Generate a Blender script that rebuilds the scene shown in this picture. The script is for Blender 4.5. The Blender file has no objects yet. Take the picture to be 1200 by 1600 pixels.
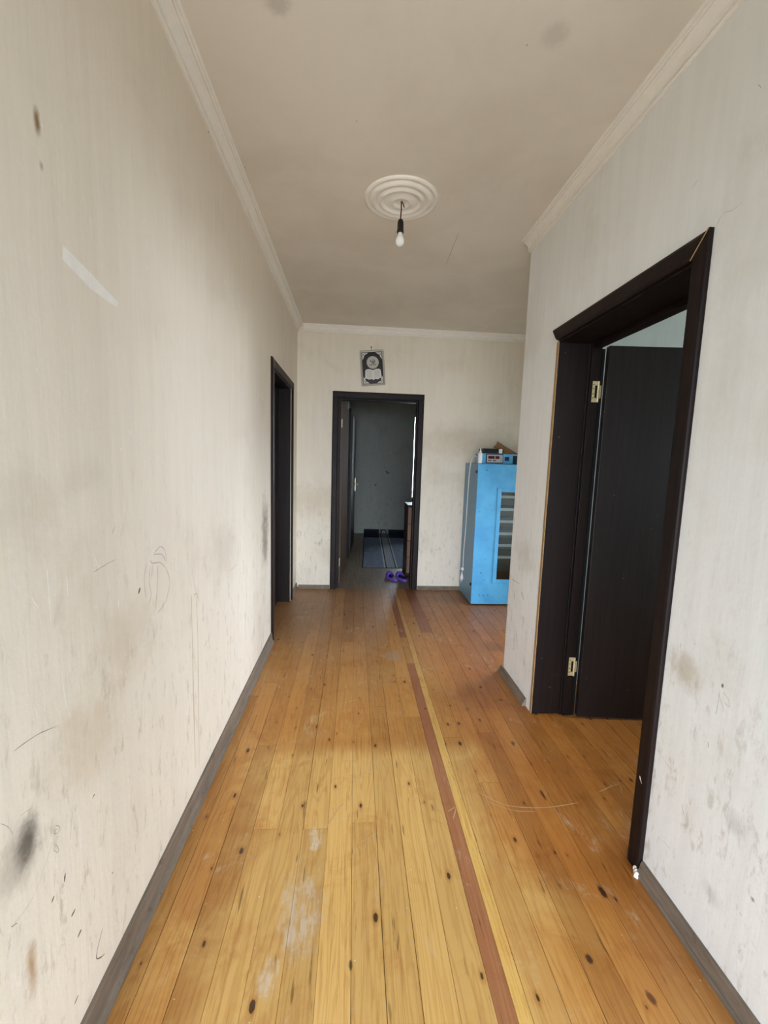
import bpy, bmesh, math, random
from mathutils import Vector, Matrix
random.seed(7)
SC = bpy.context.scene
COL = SC.collection

# ------------------------------------------------------------------ camera
H = 1.3906                       # eye height
FPX, PITCH, YAW, ROLL = 672.21, 0.118673, 0.070510, 0.030937
FW = Vector((math.sin(YAW)*math.cos(PITCH), math.cos(YAW)*math.cos(PITCH), -math.sin(PITCH)))
_r = Vector((math.cos(YAW), -math.sin(YAW), 0)); _u = _r.cross(FW)
RT = math.cos(ROLL)*_r + math.sin(ROLL)*_u
UP = -math.sin(ROLL)*_r + math.cos(ROLL)*_u
cam = bpy.data.cameras.new('camera'); cam.sensor_fit = 'VERTICAL'; cam.sensor_height = 36
cam.lens = FPX/1600*36; cam.clip_start = 0.02
co = bpy.data.objects.new('camera', cam); COL.objects.link(co)
m3 = Matrix((RT, UP, -FW)).transposed()
co.matrix_world = Matrix.Translation((0, 0, H)) @ m3.to_4x4()
SC.camera = co

# ------------------------------------------------------------------ world, exposure
SC.view_settings.view_transform = 'Standard'; SC.view_settings.look = 'None'
SC.view_settings.gamma = 1; SC.view_settings.use_curve_mapping = False
SC.view_settings.exposure = 1.68
w = bpy.data.worlds.new('overcast_sky'); SC.world = w; w.use_nodes = True
bg = w.node_tree.nodes['Background']
bg.inputs[0].default_value = (0.79, 0.88, 1.0, 1); bg.inputs[1].default_value = 9.0
try:
    SC.cycles.use_denoising = True; SC.cycles.max_bounces = 10; SC.cycles.diffuse_bounces = 7
    SC.cycles.glossy_bounces = 4; SC.cycles.transparent_max_bounces = 8; SC.cycles.sample_clamp_indirect = 6
    SC.cycles.caustics_reflective = False; SC.cycles.caustics_refractive = False
except Exception: pass

# ------------------------------------------------------------------ layout (metres)
XL, XR, YF, YB, CZ = -0.604, 1.022, 4.553, 0.30, 2.72
YC = 2.674                       # end of the right-hand wall
TH = 0.15
YR = 8.137                       # end wall of the far room

def portal(name, loc, rot, sx, sy):   # marks an opening to the sky for the sampler; gives off no light itself
    l = bpy.data.lights.new(name, 'AREA'); l.shape = 'RECTANGLE'; l.size = sx; l.size_y = sy
    l.cycles.is_portal = True
    o = bpy.data.objects.new(name, l); COL.objects.link(o); o.location = loc; o.rotation_euler = rot
VX0, VX1, VY = -2.2, 3.2, -3.0     # unseen glazed room behind the camera, added for daylight on the walls
ENT = (-2.0, 3.0, 0.05, 1.82)       # its window band, shaped for the light: x0, x1, sill, head
portal('added_porch_portal', ((ENT[0]+ENT[1])/2, VY-0.15, (ENT[2]+ENT[3])/2), (math.radians(-90), 0, math.pi), ENT[1]-ENT[0], ENT[3]-ENT[2])
YS = 0.45                         # front wall of the side room
portal('added_side_room_portal', (4.4, 1.4, 1.55), (0, math.radians(90), 0), 1.1, 0.9)  # for an unseen window, added as a daylight source
portal('added_alcove_portal', (2.6, 3.375, .85), (0, math.radians(90), 0), .7, 1.05)  # for a low unseen window, added to brighten the far end
portal('far_room_portal', (1.23, YR+0.15, 1.465), (math.radians(-90), 0, 0), 0.30, 1.57)

# ------------------------------------------------------------------ node helpers
def s2l(r, g, b):
    f = lambda c: c/12.92 if c <= .04045 else ((c+.055)/1.055)**2.4
    return (f(r/255), f(g/255), f(b/255), 1)
class G:
    def __init__(self, name):
        self.m = bpy.data.materials.new(name); self.m.use_nodes = True
        self.nt = self.m.node_tree; self.nt.nodes.clear()
    def n(self, t, **k):
        n = self.nt.nodes.new('ShaderNode'+t)
        for a, b in k.items(): setattr(n, a, b)
        return n
    def put(self, s, v):
        if v is None: return
        if hasattr(v, 'is_output'): self.nt.links.new(v, s)
        else:
            try: s.default_value = v
            except Exception: s.default_value = (v, v, v)
    def pos(self): return self.n('NewGeometry').outputs['Position']
    def obj(self): return self.n('TexCoord').outputs['Object']
    def rnd(self): return self.n('ObjectInfo').outputs['Random']
    def map(self, v, sc=(1, 1, 1), loc=(0, 0, 0), rot=(0, 0, 0)):
        n = self.n('Mapping'); self.put(n.inputs[0], v); self.put(n.inputs[1], loc); n.inputs[2].default_value = rot; self.put(n.inputs[3], sc)
        return n.outputs[0]
    def noise(self, v, scale=5, detail=4, rough=.55, dist=0):
        n = self.n('TexNoise'); self.put(n.inputs['Vector'], v); n.inputs['Scale'].default_value = scale
        n.inputs['Detail'].default_value = detail; n.inputs['Roughness'].default_value = rough; n.inputs['Distortion'].default_value = dist
        return n.outputs[0]
    def voro(self, v, scale=5, feature='F1', dim='3D'):
        n = self.n('TexVoronoi', feature=feature, voronoi_dimensions=dim); self.put(n.inputs['Vector'], v); n.inputs['Scale'].default_value = scale
        return n.outputs['Distance'], n.outputs.get('Color')
    def math(self, op, a, b=None, c=None, clamp=False):
        n = self.n('Math', operation=op, use_clamp=clamp); self.put(n.inputs[0], a); self.put(n.inputs[1], b); self.put(n.inputs[2], c)
        return n.outputs[0]
    def vmath(self, op, a, b=None):
        n = self.n('VectorMath', operation=op); self.put(n.inputs[0], a); self.put(n.inputs[1], b)
        return n.outputs[1] if op in ('LENGTH', 'DISTANCE', 'DOT_PRODUCT') else n.outputs[0]
    def mr(self, v, a, b, c=0., d=1., smooth=True):
        n = self.n('MapRange', interpolation_type='SMOOTHSTEP' if smooth else 'LINEAR')
        self.put(n.inputs[0], v)
        for i, x in enumerate((a, b, c, d)): self.put(n.inputs[i+1], x)
        return n.outputs[0]
    def sep(self, v):
        n = self.n('SeparateXYZ'); self.put(n.inputs[0], v); return n.outputs
    def comb(self, x, y, z):
        n = self.n('CombineXYZ')
        for i, v in enumerate((x, y, z)): self.put(n.inputs[i], v)
        return n.outputs[0]
    def mix(self, f, a, b, blend='MIX'):
        n = self.n('Mix', data_type='RGBA', blend_type=blend); self.put(n.inputs[0], f); self.put(n.inputs[6], a); self.put(n.inputs[7], b)
        return n.outputs[2]
    def bump(self, h, strength=.2, dist=.002):
        n = self.n('Bump'); n.inputs['Strength'].default_value = strength; n.inputs['Distance'].default_value = dist; self.put(n.inputs['Height'], h)
        return n.outputs[0]
    def out(self, col, rough=.5, nrm=None, spec=.5, metal=0., **k):
        p = self.n('BsdfPrincipled'); o = self.n('OutputMaterial')
        self.put(p.inputs['Base Color'], col); self.put(p.inputs['Roughness'], rough); self.put(p.inputs['Specular IOR Level'], spec)
        self.put(p.inputs['Metallic'], metal); self.put(p.inputs['Normal'], nrm)
        for a, b in k.items(): self.put(p.inputs[a.replace('_', ' ')], b)
        self.nt.links.new(p.outputs[0], o.inputs[0]); return self.m

def plaster(name, base, stain, blobs=(), dirt=1.0, low=0.9, along=1):
    """painted plaster: brushed vertical streaks, cloudy grime, specks near the floor; blobs = single stains (centre, radii, colour, strength)"""
    g = G(name); P = g.pos(); x, y, z = g.sep(P)
    a = y if along == 1 else x
    streak = g.noise(g.map(P, (14, 14, 1.3)), 1.6, 5, .6)
    cloud = g.noise(P, 2.2, 5, .6, .4)
    fine = g.noise(P, 38, 4, .6)
    col = g.mix(g.mr(streak, .35, .7), base, tuple(c*.955 for c in base[:3])+(1,))
    col = g.mix(g.math('MULTIPLY', g.mr(cloud, .5, .78), .42*dirt), col, stain)
    lowm = g.mr(z, low+.5, low-.5)
    # slanting rubbed dirt, stronger where hands and toys reach
    sl = g.noise(g.map(P, (9, 9, 3.2), (0, 0, 0), (.6, 0, 0) if along == 1 else (0, .6, 0)), 3.0, 6, .7, .3)
    m = g.math('MULTIPLY', g.math('MULTIPLY', g.mr(sl, .54, .70), lowm), .60*dirt)
    col = g.mix(m, col, tuple(c*.62 for c in stain[:3])+(1,))
    sc = g.noise(g.map(P, (26, 26, 7), (3, 5, 1), (.5, 0, 0) if along == 1 else (0, .5, 0)), 1.6, 7, .74, .4)
    pat = g.mr(g.noise(P, 3.4, 3, .6), .42, .62)
    m2 = g.math('MULTIPLY', g.math('MULTIPLY', g.mr(sc, .56, .70), pat), g.math('MULTIPLY', g.mr(z, 1.9, .9), .50*dirt))
    col = g.mix(m2, col, tuple(c*.50 for c in stain[:3])+(1,))
    wsc = g.noise(g.map(P, (30, 30, 10), (7, 2, 4)), 1.5, 7, .75, .6)
    col = g.mix(g.math('MULTIPLY', g.mr(wsc, .58, .72), .35), col, (.86, .85, .83, 1))
    # specks
    d, c = g.voro(g.map(P, (1, 1, .55), (0, 0, 0), (.5, 0, 0) if along == 1 else (0, .5, 0)), 26)
    cs = g.sep(c)
    keep = g.math('GREATER_THAN', cs[0], .9)
    sp = g.math('MULTIPLY', g.mr(g.math('ADD', d, g.math('MULTIPLY', fine, .12)), .15, .09), keep)
    sp = g.math('MULTIPLY', sp, g.math('MULTIPLY', g.mr(z, 1.7, .4), .75*dirt))
    col = g.mix(sp, col, s2l(92, 80, 66))
    d2, c2 = g.voro(P, 17); keep2 = g.math('GREATER_THAN', g.sep(c2)[1], .93)
    wp = g.math('MULTIPLY', g.mr(g.math('ADD', d2, g.math('MULTIPLY', fine, .1)), .14, .08), keep2)
    col = g.mix(g.math('MULTIPLY', wp, .5), col, (.8, .79, .76, 1))
    wob = g.math('MULTIPLY', g.math('SUBTRACT', g.noise(P, 11, 6, .68), .5), 2.2)
    for (ctr, rad, cc, st) in blobs:
        v = g.vmath('MULTIPLY', g.vmath('SUBTRACT', P, ctr), tuple(1/r for r in rad))
        L = g.math('ADD', g.vmath('LENGTH', v), wob)
        col = g.mix(g.mr(L, 1.3, .1, 0, st), col, cc)
    h = g.math('ADD', g.math('MULTIPLY', fine, .35), g.math('ADD', streak, cloud))
    return g.out(col, .62, g.bump(h, .35, .004), .25)

def pine(name, pale, deep, far, special=False):
    g = G(name); P = g.pos(); R = g.rnd(); x, y, z = g.sep(P)
    off = g.comb(g.math('MULTIPLY', R, 17.3), g.math('MULTIPLY', R, 41.7), g.math('MULTIPLY', R, 9.1))
    V = g.vmath('ADD', P, off)
    zone = g.noise(P, 3.1, 5, .62, .6)
    zn = g.math('MULTIPLY', g.math('SUBTRACT', zone, .5), .55)
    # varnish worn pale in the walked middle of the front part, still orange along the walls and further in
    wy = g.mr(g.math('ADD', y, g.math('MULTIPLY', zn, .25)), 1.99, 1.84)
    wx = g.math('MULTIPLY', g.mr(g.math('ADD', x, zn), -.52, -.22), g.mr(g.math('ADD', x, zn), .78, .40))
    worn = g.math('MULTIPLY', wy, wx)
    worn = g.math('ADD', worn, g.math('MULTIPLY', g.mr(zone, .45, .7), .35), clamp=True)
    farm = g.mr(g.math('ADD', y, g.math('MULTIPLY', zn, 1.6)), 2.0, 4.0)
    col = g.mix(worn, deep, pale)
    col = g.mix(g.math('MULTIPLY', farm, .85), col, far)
    grain = g.noise(g.map(V, (95, 3.2, 1)), 1.0, 7, .7, .6)
    low = g.noise(g.map(V, (9, .55, 1)), 1.0, 3, .45, .5)
    rings = g.math('SINE', g.math('MULTIPLY', low, 150.))
    rings = g.math('MULTIPLY', g.mr(rings, .1, 1.), .34)
    col = g.mix(rings, col, g.mix(1., col, (.70, .56, .40, 1), 'MULTIPLY'))
    col = g.mix(g.math('MULTIPLY', g.mr(grain, .50, .68), .55), col, g.mix(1., col, (.62, .46, .30, 1), 'MULTIPLY'))
    col = g.mix(1., col, g.mix(R, (.84, .80, .76, 1), (1.12, 1.10, 1.06, 1)), 'MULTIPLY')
    blot = g.noise(P, 5.5, 6, .68, .8)
    col = g.mix(g.math('MULTIPLY', g.mr(blot, .50, .70), .45), col, g.mix(1., col, (.74, .56, .42, 1), 'MULTIPLY'))
    redm = g.math('MULTIPLY', g.mr(g.math('ADD', x, zn), .42, .75), g.mr(g.math('ADD', y, zn), .7, 1.4))
    col = g.mix(g.math('MULTIPLY', redm, .8), col, g.mix(1., col, (.86, .66, .52, 1), 'MULTIPLY'))
    # dark torn pores along the grain
    pore = g.noise(g.map(V, (46, 4.5, 1)), 1.3, 3, .5)
    col = g.mix(g.math('MULTIPLY', g.mr(pore, .66, .74), .6), col, s2l(70, 40, 18))
    # knots
    d, c = g.voro(g.map(V, (8.5, 4.2, 0)), 1.0, dim='2D'); cs = g.sep(c)
    keep = g.math('GREATER_THAN', cs[0], .32)
    kr = g.math('MULTIPLY_ADD', g.math('POWER', cs[1], 2.2), .050, .014)
    kd = g.math('SUBTRACT', g.math('ADD', d, g.math('MULTIPLY', g.noise(P, 90, 2), .03)), g.math('ADD', kr, .015))
    halo = g.math('MULTIPLY', g.mr(kd, .09, 0.), keep)
    knot = g.math('MULTIPLY', g.mr(kd, .012, -.008), keep)
    col = g.mix(g.math('MULTIPLY', halo, .45), col, g.mix(1., col, (.62, .40, .22, 1), 'MULTIPLY'))
    col = g.mix(g.math('MULTIPLY', knot, .9), col, s2l(52, 30, 20))
    # rubbed plaster dust and scuffs
    sc = g.noise(g.map(P, (1, .7, 1)), 6.5, 8, .72, 1.0)
    ss = g.noise(g.map(P, (30, 9, 1), (0, 0, 0), (0, 0, .5)), 1.6, 5, .7)
    dust = g.math('MULTIPLY', g.mr(sc, .54, .72), g.mr(ss, .45, .60))
    col = g.mix(g.math('MULTIPLY', dust, .6), col, s2l(205, 190, 165))
    dd, dc = g.voro(P, 30, dim='2D'); kp = g.math('GREATER_THAN', g.sep(dc)[2], .975)
    col = g.mix(g.math('MULTIPLY', g.mr(g.math('ADD', dd, g.math('MULTIPLY', blot, .12)), .13, .07), kp), col, s2l(225, 215, 195))
    wob = g.math('MULTIPLY', g.math('SUBTRACT', g.noise(P, 24, 6, .7), .5), 1.6)
    for (px, py, rx, ry, cc, st) in ((492, 1310, .028, .05, s2l(220, 212, 196), .75), (470, 1425, .07, .13, s2l(206, 196, 178), .6), (420, 1525, .03, .05, s2l(214, 204, 188), .6),
            (942, 1395, .010, .022, s2l(48, 24, 22), .95), (849, 1243, .007, .032, s2l(60, 28, 22), .9), (802, 1162, .010, .020, s2l(70, 50, 44), .8), (921, 1499, .009, .014, s2l(60, 36, 26), .9),
            (1018, 1560, .010, .020, s2l(92, 48, 26), .85), (548, 1508, .006, .016, s2l(70, 48, 34), .85), (662, 1310, .008, .012, s2l(206, 196, 184), .7), (615, 1025, .07, .08, s2l(160, 140, 118), .55), (770, 1010, .09, .10, s2l(96, 64, 44), .5)):
        c0 = at(2, 0, px, py)
        L = g.math('ADD', g.vmath('LENGTH', g.vmath('MULTIPLY', g.vmath('SUBTRACT', P, (c0.x, c0.y, 0)), (1/rx, 1/ry, 0))), wob)
        f_ = g.mr(L, 1.2, .5, 0, st)
        if cc[0] > .4: f_ = g.math('MULTIPLY', f_, g.mr(ss, .38, .62, .1, 1.))
        col = g.mix(f_, col, cc)
    rough = g.math('ADD', g.math('MULTIPLY', g.noise(P, 7, 5, .65), .28), .27)
    h = g.math('ADD', grain, g.math('MULTIPLY', knot, -.6))
    return g.out(col, rough, g.bump(h, .12, .002), .45)

def laminate(name, a, b, rough=.38, grain=(60, 60, 2), spec=.28):
    g = G(name); P = g.obj()
    n = g.noise(g.map(P, grain), 1.2, 5, .6, .3); d = g.noise(g.pos(), 9, 5, .65)
    col = g.mix(g.mr(n, .3, .7), a, b)
    sp, c = g.voro(g.pos(), 34); k = g.math('GREATER_THAN', g.sep(c)[0], .95)
    col = g.mix(g.math('MULTIPLY', g.math('MULTIPLY', g.mr(sp, .11, .05), k), .55), col, s2l(150, 140, 130))
    return g.out(col, g.math('MULTIPLY_ADD', d, .25, rough-.12), g.bump(n, .06, .001), spec)
def plain(name, c, rough=.5, spec=.4, metal=0., var=.12, sc=40, **k):
    g = G(name); n = g.noise(g.pos(), sc, 4, .6)
    return g.out(g.mix(g.mr(n, .3, .7), tuple(v*(1-var) for v in c[:3])+(1,), c), g.math('MULTIPLY_ADD', n, .15, rough-.07), None, spec, metal, **k)
def painted_wood(name, a, b, c):
    g = G(name); P = g.pos()
    n = g.noise(g.map(P, (24, 3, 24)), 1.5, 6, .65, .5); d = g.noise(P, 22, 5, .7)
    col = g.mix(g.mr(n, .35, .7), a, b); col = g.mix(g.math('MULTIPLY', g.mr(d, .55, .72), .6), col, c)
    return g.out(col, .55, g.bump(d, .2, .002), .35)

M = {}
BEIGE = s2l(226, 216, 200); GRIME = s2l(184, 168, 142)
def at(axis, val, px, py):       # where the line of sight of a photograph pixel meets a wall, floor or ceiling plane
    d = FW + RT*((px-600)/FPX) - UP*((py-800)/FPX)
    o = Vector((0, 0, H)); t = (val-o[axis])/d[axis]
    return o + d*t
WL = lambda x, y: at(0, XL, x, y)
WR = lambda x, y: at(0, XR, x, y)
def bl(p, ry, rz, c, s): return (tuple(p), (1., ry, rz), c, s)
M['wall_left'] = plaster('left_wall_plaster', BEIGE, GRIME, [
    bl(WL(44, 1312), .032, .045, s2l(30, 28, 26), .95), bl(WL(30, 1340), .07, .07, s2l(140, 132, 120), .5),
    bl(WL(50, 1510), .016, .070, s2l(164, 130, 90), .9), bl(WL(140, 1150), .16, .13, s2l(186, 164, 130), .35),
    bl(WL(40, 800), .14, .10, s2l(190, 178, 156), .3), bl(WL(350, 860), .26, .18, s2l(168, 154, 132), .25),
    bl(WL(414, 830), .12, .26, s2l(112, 98, 76), .75), bl(WL(130, 745), .08, .04, s2l(170, 160, 144), .15),
    bl(WL(58, 190), .010, .028, s2l(132, 102, 66), .95), bl(WL(65, 259), .007, .012, s2l(150, 135, 112), .7),
    bl(WL(200, 1010), .18, .12, s2l(190, 172, 142), .35),
], .7, 1.0)
M['wall_right'] = plaster('right_wall_plaster', s2l(231, 232, 230), s2l(196, 187, 168), [
    bl(WR(1148, 1289), .034, .036, s2l(176, 174, 170), .4), bl(WR(1111, 1399), .036, .030, s2l(182, 180, 176), .4),
    bl(WR(1070, 1045), .06, .06, s2l(170, 152, 118), .5), bl(WR(1176, 1405), .006, .006, s2l(120, 118, 116), .8),
    bl(WR(1129, 1071), .005, .008, s2l(86, 50, 34), .95), bl(WR(820, 870), .16, .12, s2l(172, 158, 132), .35)], .8, .85)
M['wall_far'] = plaster('far_wall_plaster', s2l(228, 219, 203), GRIME, [
    bl(at(1, YF, 490, 780), .12, .20, s2l(190, 170, 138), .35), bl(at(1, YF, 720, 690), .3, .2, s2l(186, 168, 138), .3)], .8, .9, along=0)
M['wall_far'].name = 'far_wall_plaster'
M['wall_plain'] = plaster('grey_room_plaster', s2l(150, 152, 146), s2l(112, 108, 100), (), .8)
M['added_porch'] = plain('added_porch_grey', s2l(140, 142, 136), .8, .2, 0, .1, 6)  # neutral grey for the added glazed room, chosen for its bounced light
M['wall_green'] = plaster('side_room_plaster', s2l(196, 204, 198), s2l(150, 148, 138), (), .5)
def ceiling_mat():
    g = G('ceiling_paint'); P = g.pos()
    c = g.noise(P, 1.7, 5, .6, .4); f = g.noise(P, 60, 3, .6)
    col = g.mix(g.mr(c, .35, .72), s2l(226, 219, 208), s2l(216, 208, 195))
    for (p, r, s) in ((at(2, CZ, 433, 4), .055, .3), (at(2, CZ, 868, 55), .06, .2)):
        L = g.math('ADD', g.vmath('DISTANCE', P, tuple(p)), g.math('MULTIPLY', g.math('SUBTRACT', f, .5), .04))
        col = g.mix(g.mr(L, r, r*.25, 0, s), col, s2l(112, 104, 92))
    d, cc = g.voro(P, 9); k = g.math('GREATER_THAN', g.sep(cc)[0], .93)
    col = g.mix(g.math('MULTIPLY', g.math('MULTIPLY', g.mr(d, .05, .02), k), .6), col, s2l(120, 100, 80))
    return g.out(col, .7, g.bump(f, .15, .002), .2)
M['ceiling'] = ceiling_mat()
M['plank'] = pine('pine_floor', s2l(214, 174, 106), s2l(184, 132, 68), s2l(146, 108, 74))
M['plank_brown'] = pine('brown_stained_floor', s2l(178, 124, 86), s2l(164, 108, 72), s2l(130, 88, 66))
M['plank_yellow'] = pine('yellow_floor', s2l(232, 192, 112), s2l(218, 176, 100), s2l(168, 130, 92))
M['wenge'] = laminate('dark_wenge_laminate', s2l(20, 12, 11), s2l(30, 19, 17), .5, spec=.2)
M['wenge_leaf'] = laminate('dark_wenge_leaf', s2l(26, 20, 20), s2l(36, 28, 27), .38)
M['wenge_brown'] = laminate('brown_wenge_leaf', s2l(96, 77, 64), s2l(116, 95, 80), .75, spec=.12)
M['mdf'] = plain('raw_fibreboard', s2l(172, 138, 98), .8, .2, 0, .3, 120)
M['brass'] = plain('worn_brass', s2l(220, 204, 158), .36, .5, .35, .2, 160)
M['dark'] = plain('dark_metal', s2l(30, 30, 32), .45)
M['base'] = painted_wood('worn_skirting_paint', s2l(126, 112, 98), s2l(104, 92, 80), s2l(76, 66, 56))
M['crown'] = plain('white_moulding', s2l(238, 234, 226), .5, .3, 0, .04, 25)
M['white'] = plain('white_plastic', s2l(232, 232, 230), .4, .5, 0, .03)
M['black'] = plain('black_plastic', s2l(22, 22, 23), .4)
def blue_mat(nm, k):
    g = G(nm); P = g.pos(); n = g.noise(P, 6, 5, .6); f = g.noise(g.map(P, (50, 50, 9)), 1.5, 5, .7)
    a = tuple(v*k for v in s2l(94, 178, 226)[:3])+(1,); b = tuple(v*k for v in s2l(76, 156, 210)[:3])+(1,)
    col = g.mix(g.mr(n, .3, .7), a, b)
    col = g.mix(g.math('MULTIPLY', g.mr(f, .66, .74), .7), col, s2l(52, 84, 104))
    d, c = g.voro(P, 24); kk = g.math('GREATER_THAN', g.sep(c)[0], .86)
    col = g.mix(g.math('MULTIPLY', g.mr(d, .13, .06), kk), col, s2l(50, 70, 88))
    return g.out(col, .34, g.bump(n, .05, .002), .5)
M['blue'] = blue_mat('blue_enamel', 1.)
M['blue_side_shaded'] = plain('shaded_blue_enamel', s2l(112, 152, 176), .4, .45, 0, .16, 14)  # side's shade put into the colour: greyer than the door paint

def thin_glass():
    g = G('thin_glass'); t = g.n('BsdfTransparent'); t.inputs[0].default_value = (.93, .96, .95, 1)
    gl = g.n('BsdfGlossy'); gl.inputs['Roughness'].default_value = .03; f = g.n('Fresnel'); f.inputs[0].default_value = 1.5
    mx = g.n('MixShader'); o = g.n('OutputMaterial')
    g.nt.links.new(f.outputs[0], mx.inputs[0]); g.nt.links.new(t.outputs[0], mx.inputs[1]); g.nt.links.new(gl.outputs[0], mx.inputs[2]); g.nt.links.new(mx.outputs[0], o.inputs[0])
    return g.m
M['glass'] = thin_glass()
M['purple'] = plain('purple_foam', s2l(112, 84, 186), .55, .3, 0, .1, 60)
M['purple_dark'] = plain('dark_purple_foam', s2l(58, 38, 122), .6, .3, 0, .15, 60)
M['wood'] = laminate('brown_cabinet_wood', s2l(138, 104, 84), s2l(166, 128, 106), .42, (40, 40, 3))
M['wood_dark'] = laminate('dark_cabinet_side', s2l(44, 34, 30), s2l(56, 44, 38), .45, (40, 40, 3))
M['cardboard'] = plain('brown_cardboard', s2l(158, 124, 90), .85, .15, 0, .15, 50)
M['silver'] = plain('silver_frame', s2l(186, 182, 174), .38, .5, .3, .1, 60)
M['ink'] = plain('black_print', s2l(20, 18, 17), .35)
M['printgrey'] = plain('grey_print', s2l(196, 192, 184), .45, .4, 0, .25, 160)
M['printwhite'] = plain('white_print', s2l(226, 224, 218), .45, .4, 0, .1, 160)
M['plaster_mark'] = plain('white_scratch', s2l(236, 232, 224), .8, .2, 0, .05)
M['pen'] = plain('pencil_mark', s2l(146, 138, 132), .8, .2, 0, .2)
M['drip'] = plain('brown_drip', s2l(202, 186, 160), .8, .2, 0, .1)
M['smudge'] = plain('dark_smudge', s2l(128, 114, 98), .8, .2, 0, .3)
M['crack'] = plain('dark_crack', s2l(158, 142, 120), .8, .2, 0, .3)
M['red_glass'] = plain('dark_red_display', s2l(92, 18, 20), .2, .6, 0, .35, 300)
M['panel'] = plain('grey_panel', s2l(176, 180, 182), .4)
M['navy'] = plain('navy_switch', s2l(24, 32, 66), .35)
M['interior'] = plain('incubator_interior', s2l(92, 84, 66), .7)
M['tray'] = plain('tray_metal', s2l(196, 198, 196), .4, .5, .2)
M['far_floor'] = laminate('worn_far_room_floor', s2l(122, 106, 88), s2l(146, 128, 108), .4, (30, 2, 30))
M['ground'] = plain('concrete_yard', s2l(146, 140, 130), .9, .2, 0, .15, 3)
M['cord'] = plain('brown_flex', s2l(70, 48, 40), .6)

# ------------------------------------------------------------------ mesh helpers
class B:
    def __init__(s): s.bm = bmesh.new()
    def box(s, x0, x1, y0, y1, z0, z1):
        vs = [s.bm.verts.new(p) for p in ((x0,y0,z0),(x1,y0,z0),(x1,y1,z0),(x0,y1,z0),(x0,y0,z1),(x1,y0,z1),(x1,y1,z1),(x0,y1,z1))]
        for f in ((3,2,1,0),(4,5,6,7),(0,1,5,4),(1,2,6,5),(2,3,7,6),(3,0,4,7)): s.bm.faces.new([vs[i] for i in f])
        return s
    def prism(s, pts, vec):
        vec = Vector(vec); a = [s.bm.verts.new(p) for p in pts]; b = [s.bm.verts.new(Vector(p)+vec) for p in pts]
        n = len(a); s.bm.faces.new(a[::-1]); s.bm.faces.new(b)
        for i in range(n): s.bm.faces.new((a[i], a[(i+1) % n], b[(i+1) % n], b[i]))
        return s
    def extrude(s, prof, org, u, v, vec):
        u, v, org = Vector(u), Vector(v), Vector(org)
        return s.prism([org+u*a+v*b for a, b in prof], vec)
    def tube(s, pts, r, seg=8, cap=True):
        pts = [Vector(p) for p in pts]; rs = r if isinstance(r, (list, tuple)) else [r]*len(pts); rows = []
        t0 = (pts[1]-pts[0]).normalized(); nrm = t0.orthogonal().normalized()
        for i, p in enumerate(pts):
            t = (pts[min(i+1, len(pts)-1)]-pts[max(i-1, 0)]).normalized()
            nrm = (nrm-t*nrm.dot(t)).normalized(); bn = t.cross(nrm)
            rows.append([s.bm.verts.new(p+(nrm*math.cos(k*2*math.pi/seg)+bn*math.sin(k*2*math.pi/seg))*rs[i]) for k in range(seg)])
        for a, b in zip(rows, rows[1:]):
            for k in range(seg): s.bm.faces.new((a[k], a[(k+1) % seg], b[(k+1) % seg], b[k]))
        if cap: s.bm.faces.new(rows[0][::-1]); s.bm.faces.new(rows[-1])
        return s
    def lathe(s, prof, c, seg=48):
        c = Vector(c); rows = []
        for r, z in prof:
            rows.append([s.bm.verts.new(c+Vector((r*math.cos(k*2*math.pi/seg), r*math.sin(k*2*math.pi/seg), z))) for k in range(seg)] if r > 1e-6 else [s.bm.verts.new(c+Vector((0, 0, z)))])
        for a, b in zip(rows, rows[1:]):
            for k in range(seg):
                q = [a[k % len(a)], a[(k+1) % len(a)], b[(k+1) % len(b)], b[k % len(b)]]
                q2 = []
                for v in q:
                    if v not in q2: q2.append(v)
                if len(q2) > 2: s.bm.faces.new(q2)
        return s
    def ribbon(s, pts, wd, nrm, lift=.0006):
        """flat mark on a surface with normal nrm"""
        nrm = Vector(nrm); pts = [Vector(p)+nrm*lift for p in pts]; rows = []
        ws = wd if isinstance(wd, (list, tuple)) else [wd]*len(pts)
        for i, p in enumerate(pts):
            t = (pts[min(i+1, len(pts)-1)]-pts[max(i-1, 0)]); t -= nrm*t.dot(nrm); t.normalize(); q = nrm.cross(t)
            rows.append((s.bm.verts.new(p-q*ws[i]/2), s.bm.verts.new(p+q*ws[i]/2)))
        for a, b in zip(rows, rows[1:]): s.bm.faces.new((a[0], a[1], b[1], b[0]))
        return s
    def poly(s, pts): s.bm.faces.new([s.bm.verts.new(p) for p in pts]); return s
    def build(s, name, mat, parent=None, bevel=0, smooth=False, kind=None):
        bmesh.ops.recalc_face_normals(s.bm, faces=s.bm.faces[:])
        me = bpy.data.meshes.new(name); s.bm.to_mesh(me); s.bm.free()
        if smooth:
            for p in me.polygons: p.use_smooth = True
        me.materials.append(M[mat] if isinstance(mat, str) else mat)
        o = bpy.data.objects.new(name, me); COL.objects.link(o)
        if parent is not None:
            o.parent = parent; bpy.context.view_layer.update(); o.matrix_parent_inverse = parent.matrix_world.inverted()
        if bevel:
            b = o.modifiers.new('bevel', 'BEVEL'); b.width = bevel; b.segments = 2; b.limit_method = 'ANGLE'
        if kind: o['kind'] = kind
        return o
def struct(o): o['kind'] = 'structure'; return o
def thing(name, label, cat, loc, group=None):
    o = bpy.data.objects.new(name, None); COL.objects.link(o); o.location = loc; o.empty_display_size = .05
    tag(o, label, cat, group); bpy.context.view_layer.update(); return o
def tag(o, label, cat, group=None):
    o['label'] = label; o['category'] = cat
    if group: o['group'] = group
    return o
def holder(name, loc):
    o = bpy.data.objects.new(name, None); COL.objects.link(o); o.location = loc; o['kind'] = 'structure'
    bpy.context.view_layer.update(); return o

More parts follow.
